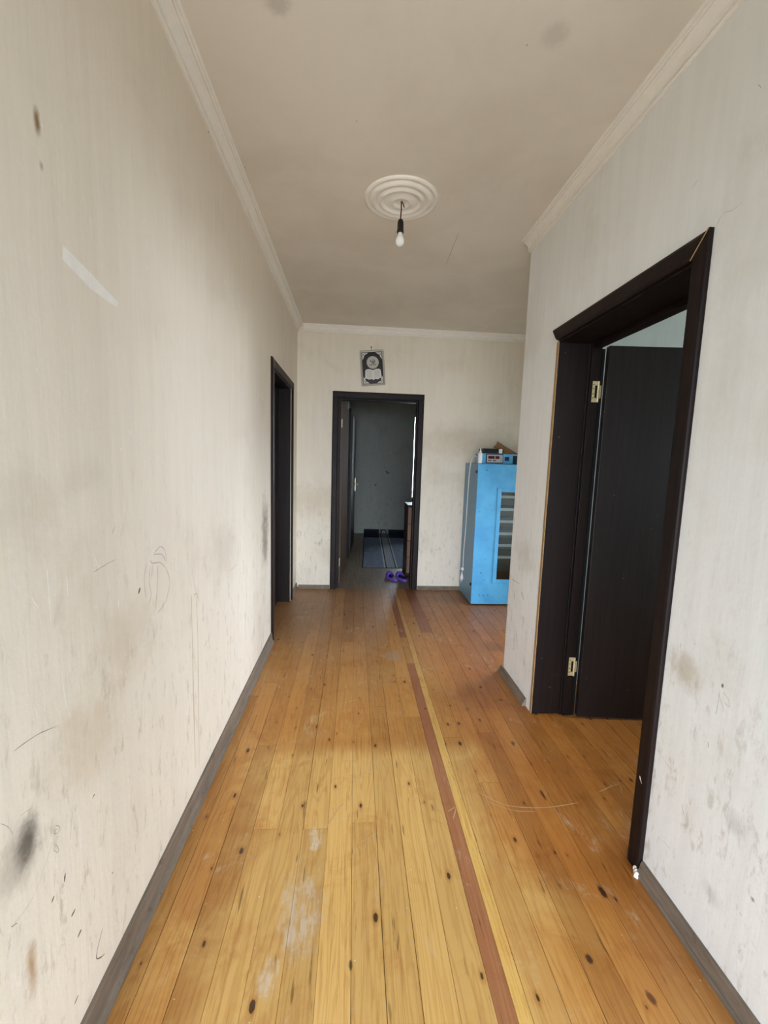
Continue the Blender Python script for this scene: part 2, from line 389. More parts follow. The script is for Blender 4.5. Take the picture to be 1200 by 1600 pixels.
# ------------------------------------------------------------------ structure: floors, ceiling, walls
struct(B().box(-12, 14, -16, 24, -.35, -.25).build('ground', 'ground'))
floor = struct(B().box(XL-TH, 2.6, YB, YF+.01, -.12, -.016).build('floor', 'smudge'))
struct(B().box(2.6, 4.4, YS, YC+.2, -.12, 0).build('floor_side_room', 'far_floor'))
struct(B().box(-.7, 2.6, YF+.01, YR+.2, -.12, 0).build('floor_far_room', 'far_floor'))
ceil = struct(B().box(XL-TH, 4.4, YB, YR+.2, CZ, CZ+.1).build('ceiling', 'ceiling'))

# floor boards, each its own piece
cols = [-.604, -.535, -.4425, -.35, -.2575, -.165, -.0725, .02, .1125, .205, .2975, .39, .442, .48, .575, .6675, .76, .8525, .945, 1.0375]
while cols[-1] < 2.5: cols.append(cols[-1]+.0925)
JOINT = {3: 1.49, 5: 1.485, 7: 1.51}
for i in range(len(cols)-1):
    x0, x1 = cols[i], cols[i+1]
    if i == 11: ends = [YB, .35, 2.815, 3.26, YF+.01]
    elif i == 12: ends = [YB, 2.5, YF+.01]
    elif i == 14: ends = [YB, 1.7, 3.36, YF+.01]
    elif i in JOINT: ends = [YB, JOINT[i], JOINT[i]+1.95, YF+.01]
    else:
        ends = [YB]; yy = YB+random.uniform(1.6, 3.2)
        while yy < YF-.5: ends.append(yy); yy += random.uniform(1.7, 2.5)
        ends.append(YF+.01)
    for j in range(len(ends)-1):
        y0, y1 = ends[j]+.0006, ends[j+1]-.0006
        if x0 > 1.15: y0 = max(y0, YS)
        if y1-y0 < .05: continue
        g_ = random.choice((.0003, .0005, .0007, .0010)); top = random.uniform(-.0004, .0003); c = .0007
        a, b = x0+g_*random.uniform(.5, 1.2), x1-g_*random.uniform(.5, 1.2)
        prof = [(a, -.016), (b, -.016), (b, top-c), (b-c, top), (a+c, top), (a, top-c)]
        mt = 'plank'
        if i == 11 and j in (0, 1, 3): mt = 'plank_brown'
        if i == 14 and j == 2: mt = 'plank_brown'
        if i == 12: mt = 'plank_yellow'
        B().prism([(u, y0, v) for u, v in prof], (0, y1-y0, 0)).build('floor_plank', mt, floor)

for x0, x1 in ((-.752, -.697), (-.696, -.605)):
    B().box(x0, x1, 3.2395, 4.1005, -.016, -.0003).build('floor_plank', 'plank', floor)
wl = struct(B().box(XL-TH, XL, YB, 3.22, 0, CZ).box(XL-TH, XL, 4.12, YF, 0, CZ).box(XL-TH, XL, 3.22, 4.12, 2.035, CZ).box(XL-TH-.1, XL-TH-.002, 3.0, 4.3, -.1, CZ).build('wall_left', 'wall_left'))  # last box: unseen plate added behind the leaf to stop sky light leaking
wr = struct(B().box(XR, XR+TH, YB, 1.31, 0, CZ).box(XR, XR+TH, 2.231, YC, 0, CZ).box(XR, XR+TH, 1.31, 2.231, 2.035, CZ).build('wall_right', 'wall_right'))
wf = struct(B().box(XL-TH, -.187, YF, YF+TH, 0, CZ).box(.667, 2.6, YF, YF+TH, 0, CZ).box(-.187, .667, YF, YF+TH, 2.035, CZ).build('wall_far', 'wall_far'))
struct(B().box(XR+TH, 4.4, YC-TH, YC, 0, CZ).build('wall_partition', 'wall_green'))
struct(B().box(2.45, 2.6, YC, 2.85, 0, CZ).box(2.45, 2.6, 3.90, YF, 0, CZ).box(2.45, 2.6, 2.85, 3.90, 0, .5).box(2.45, 2.6, 2.85, 3.90, 1.2, CZ).build('wall_alcove', 'wall_far'))  # its low opening is added to let daylight onto the far end
b = B().box(VX0, ENT[0], VY-.15, VY, 0, CZ).box(ENT[1], VX1, VY-.15, VY, 0, CZ).box(ENT[0], ENT[1], VY-.15, VY, ENT[3], CZ).box(ENT[0], ENT[1], VY-.15, VY, 0, ENT[2])
for k in (1, 2, 3): b.box(ENT[0]+1.25*k-.03, ENT[0]+1.25*k+.03, VY-.11, VY-.05, ENT[2], ENT[3])
struct(b.build('wall_added_porch_front', 'added_porch'))  # unseen facade and enclosure, added to let daylight into the hall
struct(B().box(VX0-.15, VX0, VY-.15, YB, 0, CZ).build('wall_added_porch_left', 'added_porch'))
struct(B().box(VX1, VX1+.15, VY-.15, YB, 0, CZ).build('wall_added_porch_right', 'added_porch'))
struct(B().box(VX0, XL-TH, YB, YB+.15, 0, CZ).build('wall_added_porch_back', 'added_porch'))
struct(B().box(XR+TH, 4.4, YB, YS, 0, CZ).build('wall_side_room_front', 'wall_green'))
struct(B().box(VX0, VX1, VY-.15, YB, -.12, 0).build('floor_added_porch', 'ground'))
struct(B().box(VX0-.15, VX1+.15, VY-.15, YB, CZ, CZ+.1).build('ceiling_added_porch', 'added_porch'))
struct(B().box(4.25, 4.4, YS, .95, 0, CZ).box(4.25, 4.4, 1.85, YC-TH, 0, CZ).box(4.25, 4.4, .95, 1.85, 0, 1.0).box(4.25, 4.4, .95, 1.85, 2.1, CZ).build('wall_side_room', 'wall_green'))  # its window opening is unseen and added for daylight
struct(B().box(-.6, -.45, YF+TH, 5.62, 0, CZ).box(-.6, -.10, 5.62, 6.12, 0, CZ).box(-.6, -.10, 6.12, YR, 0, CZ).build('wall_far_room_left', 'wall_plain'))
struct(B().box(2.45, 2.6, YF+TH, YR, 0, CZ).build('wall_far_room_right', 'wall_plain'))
WX0, WX1, WZ0, WZ1 = 1.101, 1.38, .68, 2.245
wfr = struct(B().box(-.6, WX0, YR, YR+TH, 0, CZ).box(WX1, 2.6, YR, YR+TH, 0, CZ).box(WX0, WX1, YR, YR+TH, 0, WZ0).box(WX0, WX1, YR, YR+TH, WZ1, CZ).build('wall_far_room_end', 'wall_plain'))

# ------------------------------------------------------------------ mouldings and skirting
CR = [(0, .064), (.009, .064), (.012, .060), (.0115, .055), (.007, .0535), (.0075, .051), (.017, .050), (.019, .046), (.0165, .042), (.014, .0405),
      (.020, .030), (.028, .021), (.036, .0155), (.038, .0125), (.044, .0165), (.047, .0150), (.0475, .009), (.0485, .0075), (.053, .009), (.056, .007), (.058, 0), (0, 0)]
dn = (0, 0, -1)
struct(B().extrude(CR, (XL, YB, CZ), (1, 0, 0), dn, (0, YF-YB, 0)).build('trim_1', 'crown'))
struct(B().extrude(CR, (XR, YB, CZ), (-1, 0, 0), dn, (0, YC+.012-YB, 0)).build('trim_2', 'crown'))
struct(B().extrude(CR, (XL+.058, YF, CZ), (0, -1, 0), dn, (2.45-XL-.058, 0, 0)).build('trim_3', 'crown'))
def skirt(h, t=.026):
    return [(0, 0), (t, 0), (t, .011), (t-.005, .014), (t-.004, .019), (t-.011, .024), (t-.012, .028), (t-.015, h-.006), (t-.018, h), (0, h)]
struct(B().extrude(skirt(.078), (XL, YB, 0), (1, 0, 0), (0, 0, 1), (0, 3.158-YB, 0)).build('baseboard_left', 'base'))
struct(B().extrude(skirt(.060), (XL, 4.222, 0), (1, 0, 0), (0, 0, 1), (0, YF-4.222, 0)).build('baseboard_left.001', 'base'))
struct(B().extrude(skirt(.050), (XR, YB, 0), (-1, 0, 0), (0, 0, 1), (0, 1.262-YB, 0)).build('baseboard_right', 'base'))
struct(B().extrude(skirt(.046), (XR, 2.285, 0), (-1, 0, 0), (0, 0, 1), (0, 2.705-2.285, 0)).build('baseboard_right.001', 'base'))
struct(B().extrude(skirt(.040, .022), (XL+.027, YF, 0), (0, -1, 0), (0, 0, 1), (-.246-XL-.027, 0, 0)).build('baseboard_far', 'base'))
struct(B().extrude(skirt(.040, .022), (.710, YF, 0), (0, -1, 0), (0, 0, 1), (1.0, 0, 0)).build('baseboard_far.001', 'base'))

# ------------------------------------------------------------------ doors
def casing_prof(wd, t=.014):     # rounded architrave section: across the face, off the wall
    return [(0, 0), (0, t*.55), (wd*.06, t*.85), (wd*.2, t), (wd*.8, t), (wd*.94, t*.8), (wd, t*.5), (wd, 0)]
def hinge(parent, o, u, v, n, h=.10, wd=.03, label='worn brass hinge'):
    """o centre on the jamb surface, u across, v up, n off the surface"""
    o, u, v, n = map(Vector, (o, u, v, n))
    b = B()
    for (a0, a1, b0, b1) in ((-wd, -wd*.55, -.5, .5), (-wd*.55, 0, .3, .5), (-wd*.55, 0, -.5, -.3)):
        p = o+u*a0+v*b0*h
        b.prism([p, p+u*(a1-a0), p+u*(a1-a0)+v*(b1-b0)*h, p+v*(b1-b0)*h], n*.003)
    hg = b.build('hinge', 'brass', parent)
    B().tube([o+n*.004-v*h*.5, o+n*.004+v*h*.5], .0055, 8).build('hinge_pin', 'brass', hg)
    B().prism([o+u*.007-v*h*.3+n*.001, o+u*.016-v*h*.3+n*.001, o+u*.016+v*h*.3+n*.001, o+u*.007+v*h*.3+n*.001], n*.003).build('hinge_leaf', 'brass', hg)
    sc = B()
    for q in (-.3, -.1, .15, .35):
        c = o-u*wd*.8+v*h*q+n*.003; sc.tube([c, c+n*.0008], .003, 8)
    sc.build('screw', 'dark', hg)
    return hg

# door_3: right-hand doorway; its far upright casing is missing and the raw edge of the jamb board shows
d3 = holder('door_3', (XR, 1.77, 0))
cp = casing_prof(.062, .016)
B().prism([Vector((XR-b, 1.267+a, 0)) for a, b in cp], (0, 0, 2.024)).build('casing', 'wenge', d3)
bm = B()   # head casing, mitred at both ends
hp = casing_prof(.066, .018)
va = [bm.bm.verts.new((XR-b, 1.267+(.066-a)*1.0, 2.024+a)) for a, b in hp]
vb = [bm.bm.verts.new((XR-b, 2.209+a*.85, 2.024+a)) for a, b in hp]
n_ = len(hp); bm.bm.faces.new(va[::-1]); bm.bm.faces.new(vb)
for k in range(n_): bm.bm.faces.new((va[k], va[(k+1) % n_], vb[(k+1) % n_], vb[k]))
bm.build('casing', 'wenge', d3)
bm = B(); bm.prism([(XR, 1.267, 2.024), (XR, 1.329, 2.024), (XR, 1.267, 2.090)], (-.016, 0, 0)); bm.build('casing', 'wenge', d3)
B().tube([(XR-.0165, 1.330, 2.024), (XR-.0172, 1.268, 2.089)], .0016, 6).build('mitre_edge', 'mdf', d3)
B().box(XR-.001, XR+.160, 1.310, 1.328, 0, 2.035).build('jamb', 'wenge', d3)
jb = B().box(XR+.0015, XR+.158, 2.209, 2.229, .002, 2.020).build('jamb', 'wenge', d3)
bm = B(); pts = []
for k in range(60):
    z = .002+2.016*k/59; pts.append((XR-.0025, 2.2095+random.uniform(-.0012, .0012), z))
v0 = [bm.bm.verts.new(p) for p in pts]; v1 = [bm.bm.verts.new((XR-.0025, 2.2305, p[2])) for p in pts]
v2 = [bm.bm.verts.new((XR+.0014, p[1], p[2])) for p in pts]; v3 = [bm.bm.verts.new((XR+.0014, 2.2305, p[2])) for p in pts]
for k in range(59):
    bm.bm.faces.new((v0[k], v0[k+1], v1[k+1], v1[k])); bm.bm.faces.new((v0[k], v2[k], v2[k+1], v0[k+1])); bm.bm.faces.new((v1[k], v1[k+1], v3[k+1], v3[k]))
bm.build('raw_edge', 'mdf', d3, kind=None)['label'] = 'raw broken fibreboard edge of the jamb board'
B().box(XR-.001, XR+.235, 1.328, 2.209, 2.014, 2.034).build('jamb', 'wenge', d3)
# frame post carrying the hinges
B().box(1.180, 1.190, 2.200, 2.231, 0, 2.014).box(1.1905, 1.244, 2.192, 2.231, 0, 2.014).build('frame_post', 'wenge', d3, .002)
B().box(1.196, 1.2385, 1.328, 2.192, 1.992, 2.014).build('frame_head', 'wenge', d3, .002)
B().box(1.182, 1.238, 1.296, 1.340, 0, 2.014).build('frame_post', 'wenge', d3, .002)
# leaf, opened a right angle into the side room
HX, HY, LA = 1.252, 2.172, math.radians(-5.0)
du = Vector((math.cos(LA), math.sin(LA), 0)); dv = Vector((-math.sin(LA), math.cos(LA), 0))
def leaf(parent, h0, du, dv, ln, z0, z1, mat, t=.036, name='door_leaf'):
    h0 = Vector(h0); b = B()
    p = [h0, h0+du*ln, h0+du*ln+dv*t, h0+dv*t]
    b.prism([Vector((q.x, q.y, z0)) for q in p], (0, 0, z1-z0))
    return b.build(name, mat, parent, .002)
l3 = leaf(d3, (HX+.010, HY-.012, 0), du, dv, .80, .012, 1.998, 'wenge_leaf')
B().box(1.247, 1.262, 2.196, 2.232, .0, 1.99).build('dark_gap_strip', 'black', d3)  # black strip added to darken the gap beside the leaf
for z in (1.775, .290):
    hinge(d3, (1.236, 2.192, z), (1, 0, 0), (0, 0, 1), (0, -1, 0), .105, .030)
tipx = Vector((HX+.010, HY-.012, 0))+du*.74
hd = B().tube([tipx+Vector((0, 0, 1.03)), tipx-dv*.05+Vector((0, 0, 1.03)), tipx-dv*.05-du*.11+Vector((0, 0, 1.03))], .008, 8).build('door_handle', 'brass', l3)

# door_2: doorway in the far wall, leaf swung into the far room along its left side
d2 = holder('door_2', (.24, YF, 0))
cw = .060; cp2 = casing_prof(cw)
B().prism([Vector((-.242+a, YF-b, 0)) for a, b in cp2], (0, 0, 2.024)).build('casing', 'wenge', d2)
B().prism([Vector((.706-a, YF-b, 0)) for a, b in cp2], (0, 0, 2.024)).build('casing', 'wenge', d2)
bm = B()
va = [bm.bm.verts.new((-.242, YF-b, 2.024+a)) for a, b in cp2]; vb = [bm.bm.verts.new((.706, YF-b, 2.024+a)) for a, b in cp2]
n_ = len(cp2); bm.bm.faces.new(va[::-1]); bm.bm.faces.new(vb)
for k in range(n_): bm.bm.faces.new((va[k], va[(k+1) % n_], vb[(k+1) % n_], vb[k]))
bm.build('casing', 'wenge', d2)
B().box(-.186, -.168, YF+.001, YF+TH, 0, 2.034).build('jamb', 'wenge', d2)
B().box(.648, .666, YF+.001, YF+TH, 0, 2.034).build('jamb', 'wenge', d2)
B().box(-.168, .648, YF+.001, YF+TH, 2.016, 2.034).build('jamb', 'wenge', d2)
B().box(-.168, -.154, YF+.03, YF+.105, 0, 2.016).build('door_stop', 'wenge', d2, .002)
B().box(.634, .648, YF+.03, YF+.105, 0, 2.016).build('door_stop', 'wenge', d2, .002)
B().box(-.154, .634, YF+.03, YF+.105, 2.002, 2.016).build('door_stop', 'wenge', d2, .002)
LB = math.radians(86.2); d2u = Vector((math.cos(LB), math.sin(LB), 0)); d2v = Vector((-math.sin(LB), math.cos(LB), 0))
l2 = leaf(d2, (-.140, YF+TH+.012, 0), d2u, d2v, .80, .012, 2.0, 'wenge_brown')
for z in (1.772, .262):
    hinge(d2, (-.150, YF+.128, z), (0, 1, 0), (0, 0, 1), (1, 0, 0), .085, .030)

# door_1: left-hand doorway, leaf closed on the far side of the wall
d1 = holder('door_1', (XL, 3.69, 0))
cp1 = casing_prof(.062, .016)
B().prism([Vector((XL+b, 3.162+a, 0)) for a, b in cp1], (0, 0, 2.031)).build('casing', 'wenge', d1)
B().prism([Vector((XL+b, 4.219-a, 0)) for a, b in cp1], (0, 0, 2.031)).build('casing', 'wenge', d1)
bm = B()
va = [bm.bm.verts.new((XL+b, 3.162+(.0 if a > .05 else .0), 2.031+a)) for a, b in cp1]; vb = [bm.bm.verts.new((XL+b, 4.219, 2.031+a)) for a, b in cp1]
n_ = len(cp1); bm.bm.faces.new(va[::-1]); bm.bm.faces.new(vb)
for k in range(n_): bm.bm.faces.new((va[k], va[(k+1) % n_], vb[(k+1) % n_], vb[k]))
bm.build('casing', 'wenge', d1)
B().prism([(XL+.0085, 3.2242, 0), (XL+.0135, 3.2242, 0), (XL+.0135, 3.2285, 0), (XL+.0085, 3.2285, 0)], (0, 0, 2.03)).build('raw_edge', 'mdf', d1)['label'] = 'pale raw edge of the casing'
B().tube([(XL+.017, 3.222, 2.033), (XL+.017, 3.164, 2.091)], .002, 6).build('mitre_edge', 'mdf', d1)
B().box(XL-TH, XL, 3.221, 3.239, 0, 2.034).build('jamb', 'wenge', d1)
B().box(XL-TH, XL, 4.101, 4.119, 0, 2.034).build('jamb', 'wenge', d1)
B().box(XL-TH, XL, 3.239, 4.101, 2.016, 2.034).build('jamb', 'wenge', d1)
l1 = B().box(XL-TH+.006, XL-TH+.042, 3.241, 4.099, .010, 2.014).build('door_leaf', 'wenge_leaf', d1, .002)
B().tube([(XL-TH+.042, 3.32, 1.03), (XL-TH+.085, 3.32, 1.03), (XL-TH+.085, 3.43, 1.03)], .008, 8).build('door_handle', 'brass', l1)

# door_4: a second door on the left side of the far room, standing ajar
d4 = holder('door_4', (-.10, 6.6, 0))
B().box(-.100, -.062, 6.03, 6.10, 0, 2.09).build('casing', 'wenge', d4, .004)
B().box(-.100, -.075, 6.10, 7.00, 2.03, 2.09).build('casing', 'wenge', d4, .004)
B().box(-.100, -.075, 6.93, 7.00, 0, 2.03).build('casing', 'wenge', d4, .004)
LD = math.atan2(.045, .75); d4u = Vector((math.sin(LD), math.cos(LD), 0)); d4v = Vector((-math.cos(LD), math.sin(LD), 0))
l4 = leaf(d4, (-.040, 6.32, 0), d4u, d4v, .80, .012, 2.03, 'wenge_leaf', .034)
e4 = Vector((-.040, 6.32, 0))+d4u*.80
B().box(e4.x-.036, e4.x+.012, e4.y-.030, e4.y+.003, .88, 1.09).build('lock_plate', 'brass', l4)
B().box(-.075, -.062, 6.3, 6.36, .1, 2.0).build('frame_post', 'wenge', d4)
B().tube([e4-d4u*.06+Vector((0, 0, 1.0)), e4-d4u*.06-d4v*.05+Vector((0, 0, 1.0)), e4-d4u*.17-d4v*.05+Vector((0, 0, 1.0))], .008, 8).build('door_handle', 'brass', l4)

# window_1 in the end wall of the far room: only its left edge shows past the jamb
w1 = struct(B().box(WX0, WX0+.006, YR+.03, YR+.09, WZ0, WZ1).box(WX1-.05, WX1, YR+.03, YR+.09, WZ0, WZ1).box(WX0+.006, WX1-.05, YR+.03, YR+.09, WZ0, WZ0+.03)
            .box(WX0+.006, WX1-.05, YR+.03, YR+.09, WZ1-.03, WZ1).build('window_1', 'white'))
B().box(WX0+.006, WX1-.05, YR+.055, YR+.060, WZ0+.03, WZ1-.03).build('pane', 'glass', w1)

# ------------------------------------------------------------------ ceiling rose and bulb
RC = (.206, 2.362)
rose = B().lathe([(.187, 0), (.187, -.004), (.184, -.009), (.176, -.012), (.168, -.010), (.166, -.006), (.158, -.006), (.155, -.012), (.148, -.018), (.140, -.020),
                  (.131, -.018), (.127, -.011), (.118, -.010), (.114, -.012), (.110, -.020), (.103, -.024), (.095, -.022), (.091, -.014), (.086, -.012),
                  (.070, -.014), (.056, -.018), (.046, -.024), (.040, -.024), (.036, -.016), (.026, -.012), (.012, -.012), (0, -.012)], (RC[0], RC[1], CZ), 64).build('ceiling_rose', 'crown', None, 0, True)
tag(rose, 'round white plaster ceiling rose with concentric rings', 'ceiling rose')
pl = thing('pendant_bulb', 'bare unlit bulb in a black socket hanging from the ceiling rose', 'light bulb', (RC[0], RC[1], CZ-.012))
x, y = RC
B().tube([(x, y, CZ-.011), (x+.002, y+.001, CZ-.05), (x-.001, y, CZ-.09), (x, y, CZ-.100)], .0032, 8).build('cord', 'cord', pl)
B().tube([(x+.004, y, CZ-.012), (x+.012, y-.002, CZ-.030), (x+.016, y, CZ-.040)], .0028, 6).build('cord_end', 'cord', pl)
B().lathe([(0, -.096), (.006, -.096), (.011, -.100), (.0145, -.108), (.016, -.120), (.0165, -.150), (.018, -.153), (.018, -.162), (.0155, -.164), (0, -.164)], (x, y, CZ), 24).build('socket', 'black', pl, 0, True)
gm = G('frosted_bulb'); gm.out((.82, .81, .80, 1), .25, None, .5, 0., Subsurface_Weight=.25); M['bulb'] = gm.m
B().lathe([(.0120, -.162), (.0125, -.171), (.0130, -.175), (.0165, -.182), (.0205, -.191), (.0222, -.202), (.0210, -.213), (.0165, -.222), (.009, -.2275), (0, -.229)], (x, y, CZ), 24).build('bulb', 'bulb', pl, 0, True)

# ------------------------------------------------------------------ picture over the far door
PCx, PCz, PW, PH, PA = .159, 2.328, .245, .352, math.radians(5.2)
pic = thing('framed_picture', 'silver-framed black picture of an open book hanging crooked over the far door', 'picture', (PCx, YF, PCz))
def pp(u, v, d):                  # u right, v up from the picture's centre, d off the wall
    return Vector((PCx+u*math.cos(PA)-v*math.sin(PA), YF-d, PCz+u*math.sin(PA)+v*math.cos(PA)))
def rrect(w_, h_, r, d, n=5):
    o = []
    for cx, cy, a0 in ((w_/2-r, h_/2-r, 0), (-w_/2+r, h_/2-r, 90), (-w_/2+r, -h_/2+r, 180), (w_/2-r, -h_/2+r, 270)):
        for k in range(n): 
            a = math.radians(a0+90*k/(n-1)); o.append(pp(cx+r*math.cos(a), cy+r*math.sin(a), d))
    return o
fr = B(); rings = [rrect(PW, PH, .014, .002), rrect(PW, PH, .014, .016), rrect(PW-.014, PH-.014, .010, .020), rrect(PW-.036, PH-.036, .004, .015), rrect(PW-.036, PH-.036, .004, .008)]
rv = [[fr.bm.verts.new(p) for p in r] for r in rings]
for a, b in zip(rv, rv[1:]):
    for k in range(len(a)): fr.bm.faces.new((a[k], a[(k+1) % len(a)], b[(k+1) % len(b)], b[k]))
fr.bm.faces.new(rv[0][::-1])
fr.build('frame', 'silver', pic)
pr_ = B(); pr_.prism(rrect(PW-.036, PH-.036, .004, .004), (0, -.005, 0)); pr_.build('print', 'ink', pic)
b = B(); b.prism([pp(.004+.062*math.cos(k*math.pi/18), .055+.062*math.sin(k*math.pi/18), .0092) for k in range(36)], (0, -.0008, 0)); b.build('medallion', 'printgrey', pic)
b = B(); N = Vector((0, -1, 0))
for st in ([(-.028, .075), (-.020, .066), (-.008, .070), (.004, .062), (.012, .070), (.026, .066)], [(-.022, .088), (-.018, .072)], [(.006, .090), (.004, .070)], [(.020, .086), (.022, .068)],
           [(-.032, .044), (-.026, .034), (-.014, .032), (-.010, .044), (-.002, .050), (.008, .044), (.006, .032), (-.002, .030)], [(.014, .052), (.018, .036), (.030, .032), (.034, .044)], [(-.010, .058), (.020, .058)]):
    b.ribbon([pp(u+.004, v-.004, .0103) for u, v in st], .0055, N)
for k in range(24):
    a = k*math.pi/12; b.ribbon([pp(.004+.053*math.cos(a), .055+.053*math.sin(a), .0103), pp(.004+.057*math.cos(a+.06), .055+.057*math.sin(a+.06), .0103)], .003, N)
b.build('calligraphy', 'ink', pic)
b = B()
for sx in (-1, 1):
    up = []; lo = []
    for k in range(9):
        t = k/8; up.append((sx*t*.078, -.022+.012*math.sin(t*2.6)-.006*(t > .95))); lo.append((sx*t*.086, -.122+.016*math.sin(t*2.2)+.006*math.sin(t*9)))
    for k in range(8):
        q = [up[k], up[k+1], lo[k+1], lo[k]]; b.poly([pp(u+.002, v, .0112+.0012*math.sin(k*.8)) for u, v in q])
b.build('open_book', 'printwhite', pic)
b = B()
for sx in (-1, 1):
    for j in range(9):
        v0_ = -.032-.009*j
        b.ribbon([pp(.002+sx*(.010+.058*t), v0_+.010*math.sin(t*2.6), .0130) for t in (0, .25, .5, .75, 1)], .0022, N)
b.build('text_line', 'crack', pic, kind='stuff')
for sx in (-1, 1):
    for sy in (-1, 1):
        b = B(); cx, cy = sx*(PW/2-.024), sy*(PH/2-.024)
        b.poly([pp(cx, cy, .0096), pp(cx-sx*.062, cy, .0096), pp(cx-sx*.040, cy-sy*.014, .0096), pp(cx-sx*.022, cy-sy*.022, .0096), pp(cx-sx*.014, cy-sy*.044, .0096), pp(cx, cy-sy*.070, .0096)])
        co_ = b.build('corner_ornament', 'printwhite', pic)
        b = B(); b.ribbon([pp(cx-sx*.006, cy-sy*.034, .0100), pp(cx-sx*.010, cy-sy*.012, .0100), pp(cx-sx*.034, cy-sy*.006, .0100)], .004, N)
        b.ribbon([pp(cx-sx*.012, cy-sy*.026, .0100), pp(cx-sx*.022, cy-sy*.012, .0100)], .003, N).build('scroll', 'ink', co_)
nail = B().tube([(.139, YF, 2.527), (.139, YF-.018, 2.530)], .0035, 8).tube([(.139, YF-.018, 2.530), (.139, YF-.020, 2.530)], .007, 8).tube([(.139, YF-.008, 2.529), pp(0, PH/2-.004, .012)], .002, 6).build('hanger', 'cord', pic)

# ------------------------------------------------------------------ blue incubator cabinet
IX0, IX1, IY0, IY1, IZ = 1.172, 1.93, 4.060, 4.528, 1.392
inc = thing('incubator_cabinet', 'tall light blue metal incubator cabinet with a narrow window, in the alcove', 'incubator', ((IX0+IX1)/2, (IY0+IY1)/2, 0))
t = .02
B().box(IX0, IX0+t, IY0, IY1, .012, IZ).box(IX1-t, IX1, IY0, IY1, .012, IZ).box(IX0+t, IX1-t, IY0, IY1, IZ-t, IZ).box(IX0+t, IX1-t, IY0, IY1, .012, .012+t).box(IX0+t, IX1-t, IY1-t, IY1, .012+t, IZ-t).build('cabinet_body', 'blue_side_shaded', inc)
B().box(IX0+t+.001, IX1-t-.001, IY1-t-.004, IY1-t-.001, .034, IZ-t-.002).build('back_panel', 'interior', inc)
for a in (IX0+.03, IX1-.07):
    for c in (IY0+.02, IY1-.06): B().box(a, a+.04, c, c+.04, 0, .012).build('foot', 'dark', inc)
DX0, DX1, DZ0, DZ1 = 1.404, 1.698, .262, 1.132
B().box(IX0-.002, DX0, 4.035, 4.058, .016, IZ-.004).box(DX1, IX1+.002, 4.035, 4.058, .016, IZ-.004).box(DX0, DX1, 4.035, 4.058, .016, DZ0).box(DX0, DX1, 4.035, 4.058, DZ1, IZ-.004).build('door', 'blue', inc)
dr = [o for o in inc.children if o.name.startswith('door')][0]
e = .034
for (a, b_, c, d_) in ((DX0-e, DX0+.004, DZ0-e, DZ1+e), (DX1-.004, DX1+e, DZ0-e, DZ1+e), (DX0+.004, DX1-.004, DZ1-.004, DZ1+e), (DX0+.004, DX1-.004, DZ0-e, DZ0+.004)):
    B().box(a, b_, 4.030, 4.0355, c, d_).build('window_trim', 'blue', dr, .0015)
B().box(DX0, DX1, 4.046, 4.049, DZ0, DZ1).build('window_pane', 'glass', dr)
for z in (1.314, .205):
    B().tube([(IX0+.001, 4.075, z), (IX0-.012, 4.075, z)], .014, 14).build('door_hinge', 'dark', inc)
B().box(IX0-.0005, IX0+.004, 4.0585, 4.0598, .016, IZ-.004).build('door_seal', 'white', inc)  # white line standing in for the highlight along the cabinet's front edge
B().tube([(1.86, 4.034, .72), (1.86, 4.005, .72), (1.86, 4.005, .60), (1.86, 4.034, .60)], .007, 8).build('door_handle', 'dark', dr)
rs = B()
for (u, v) in ((1.25, .105), (1.29, .100), (1.335, .105), (1.25, .33), (1.255, 1.33)):
    rs.tube([(u, 4.0348, v), (u, 4.0338, v)], .005, 8)
rs.build('rivet', 'dark', dr, kind='stuff')
TZ = [1.075, .951, .831, .710, .592, .473]
ORD = ['topmost', 'second from the top', 'third from the top', 'third from the bottom', 'second from the bottom', 'lowest']
for k, z in enumerate(TZ):
    for (a, b_) in ((IX0+t+.0005, IX0+t+.03), (IX1-t-.03, IX1-t-.0005)):
        B().box(a, b_, IY0+.03, IY1-t-.01, z-.020, z-.0125).build('tray_rail', 'dark', inc)
    tr = thing('egg_tray', 'grey metal tray inside the blue incubator, ' + ORD[k] + ' of six', 'tray', ((IX0+IX1)/2, 4.2, z-.012), 'trays stacked in the incubator')
    B().box(IX0+t+.004, IX1-t-.004, 4.100, 4.106, z-.012, z+.014).build('front_rail', 'tray', tr)
    b = B().box(IX0+t+.004, IX1-t-.004, 4.490, 4.495, z-.012, z+.010).box(IX0+t+.004, IX0+t+.009, 4.107, 4.489, z-.012, z+.008).box(IX1-t-.009, IX1-t-.004, 4.107, 4.489, z-.012, z+.008)
    for j in range(10): 
        yy = 4.13+.036*j; b.tube([(IX0+t+.006, yy, z-.008), (IX1-t-.006, yy, z-.008)], .002, 5)
    b.build('wire_base', 'dark', tr)
# control unit on the top
cu = B().box(1.217, 1.640, 4.095, 4.330, IZ, 1.490).build('control_unit', 'blue', inc, .003)
B().box(1.254, 1.424, 4.088, 4.0955, 1.399, 1.486).build('bezel', 'black', cu, .002)
B().box(1.263, 1.418, 4.085, 4.0885, 1.406, 1.478).build('panel', 'panel', cu)
B().box(1.274, 1.337, 4.083, 4.0855, 1.440, 1.468).build('display', 'red_glass', cu)
B().box(1.344, 1.384, 4.083, 4.0855, 1.440, 1.468).build('display', 'red_glass', cu)
for (a, b_) in ((1.274, 1.288), (1.291, 1.305), (1.322, 1.334), (1.337, 1.349)): B().box(a, b_, 4.082, 4.0855, 1.419, 1.429).build('button', 'black', cu)
for z in (1.416, 1.430, 1.444, 1.458): B().tube([(1.401, 4.0852, z), (1.401, 4.0830, z)], .0035, 8).build('indicator_lamp', 'red_glass', cu)
B().box(1.440, 1.482, 4.088, 4.0955, 1.424, 1.462).build('switch', 'navy', cu, .002)
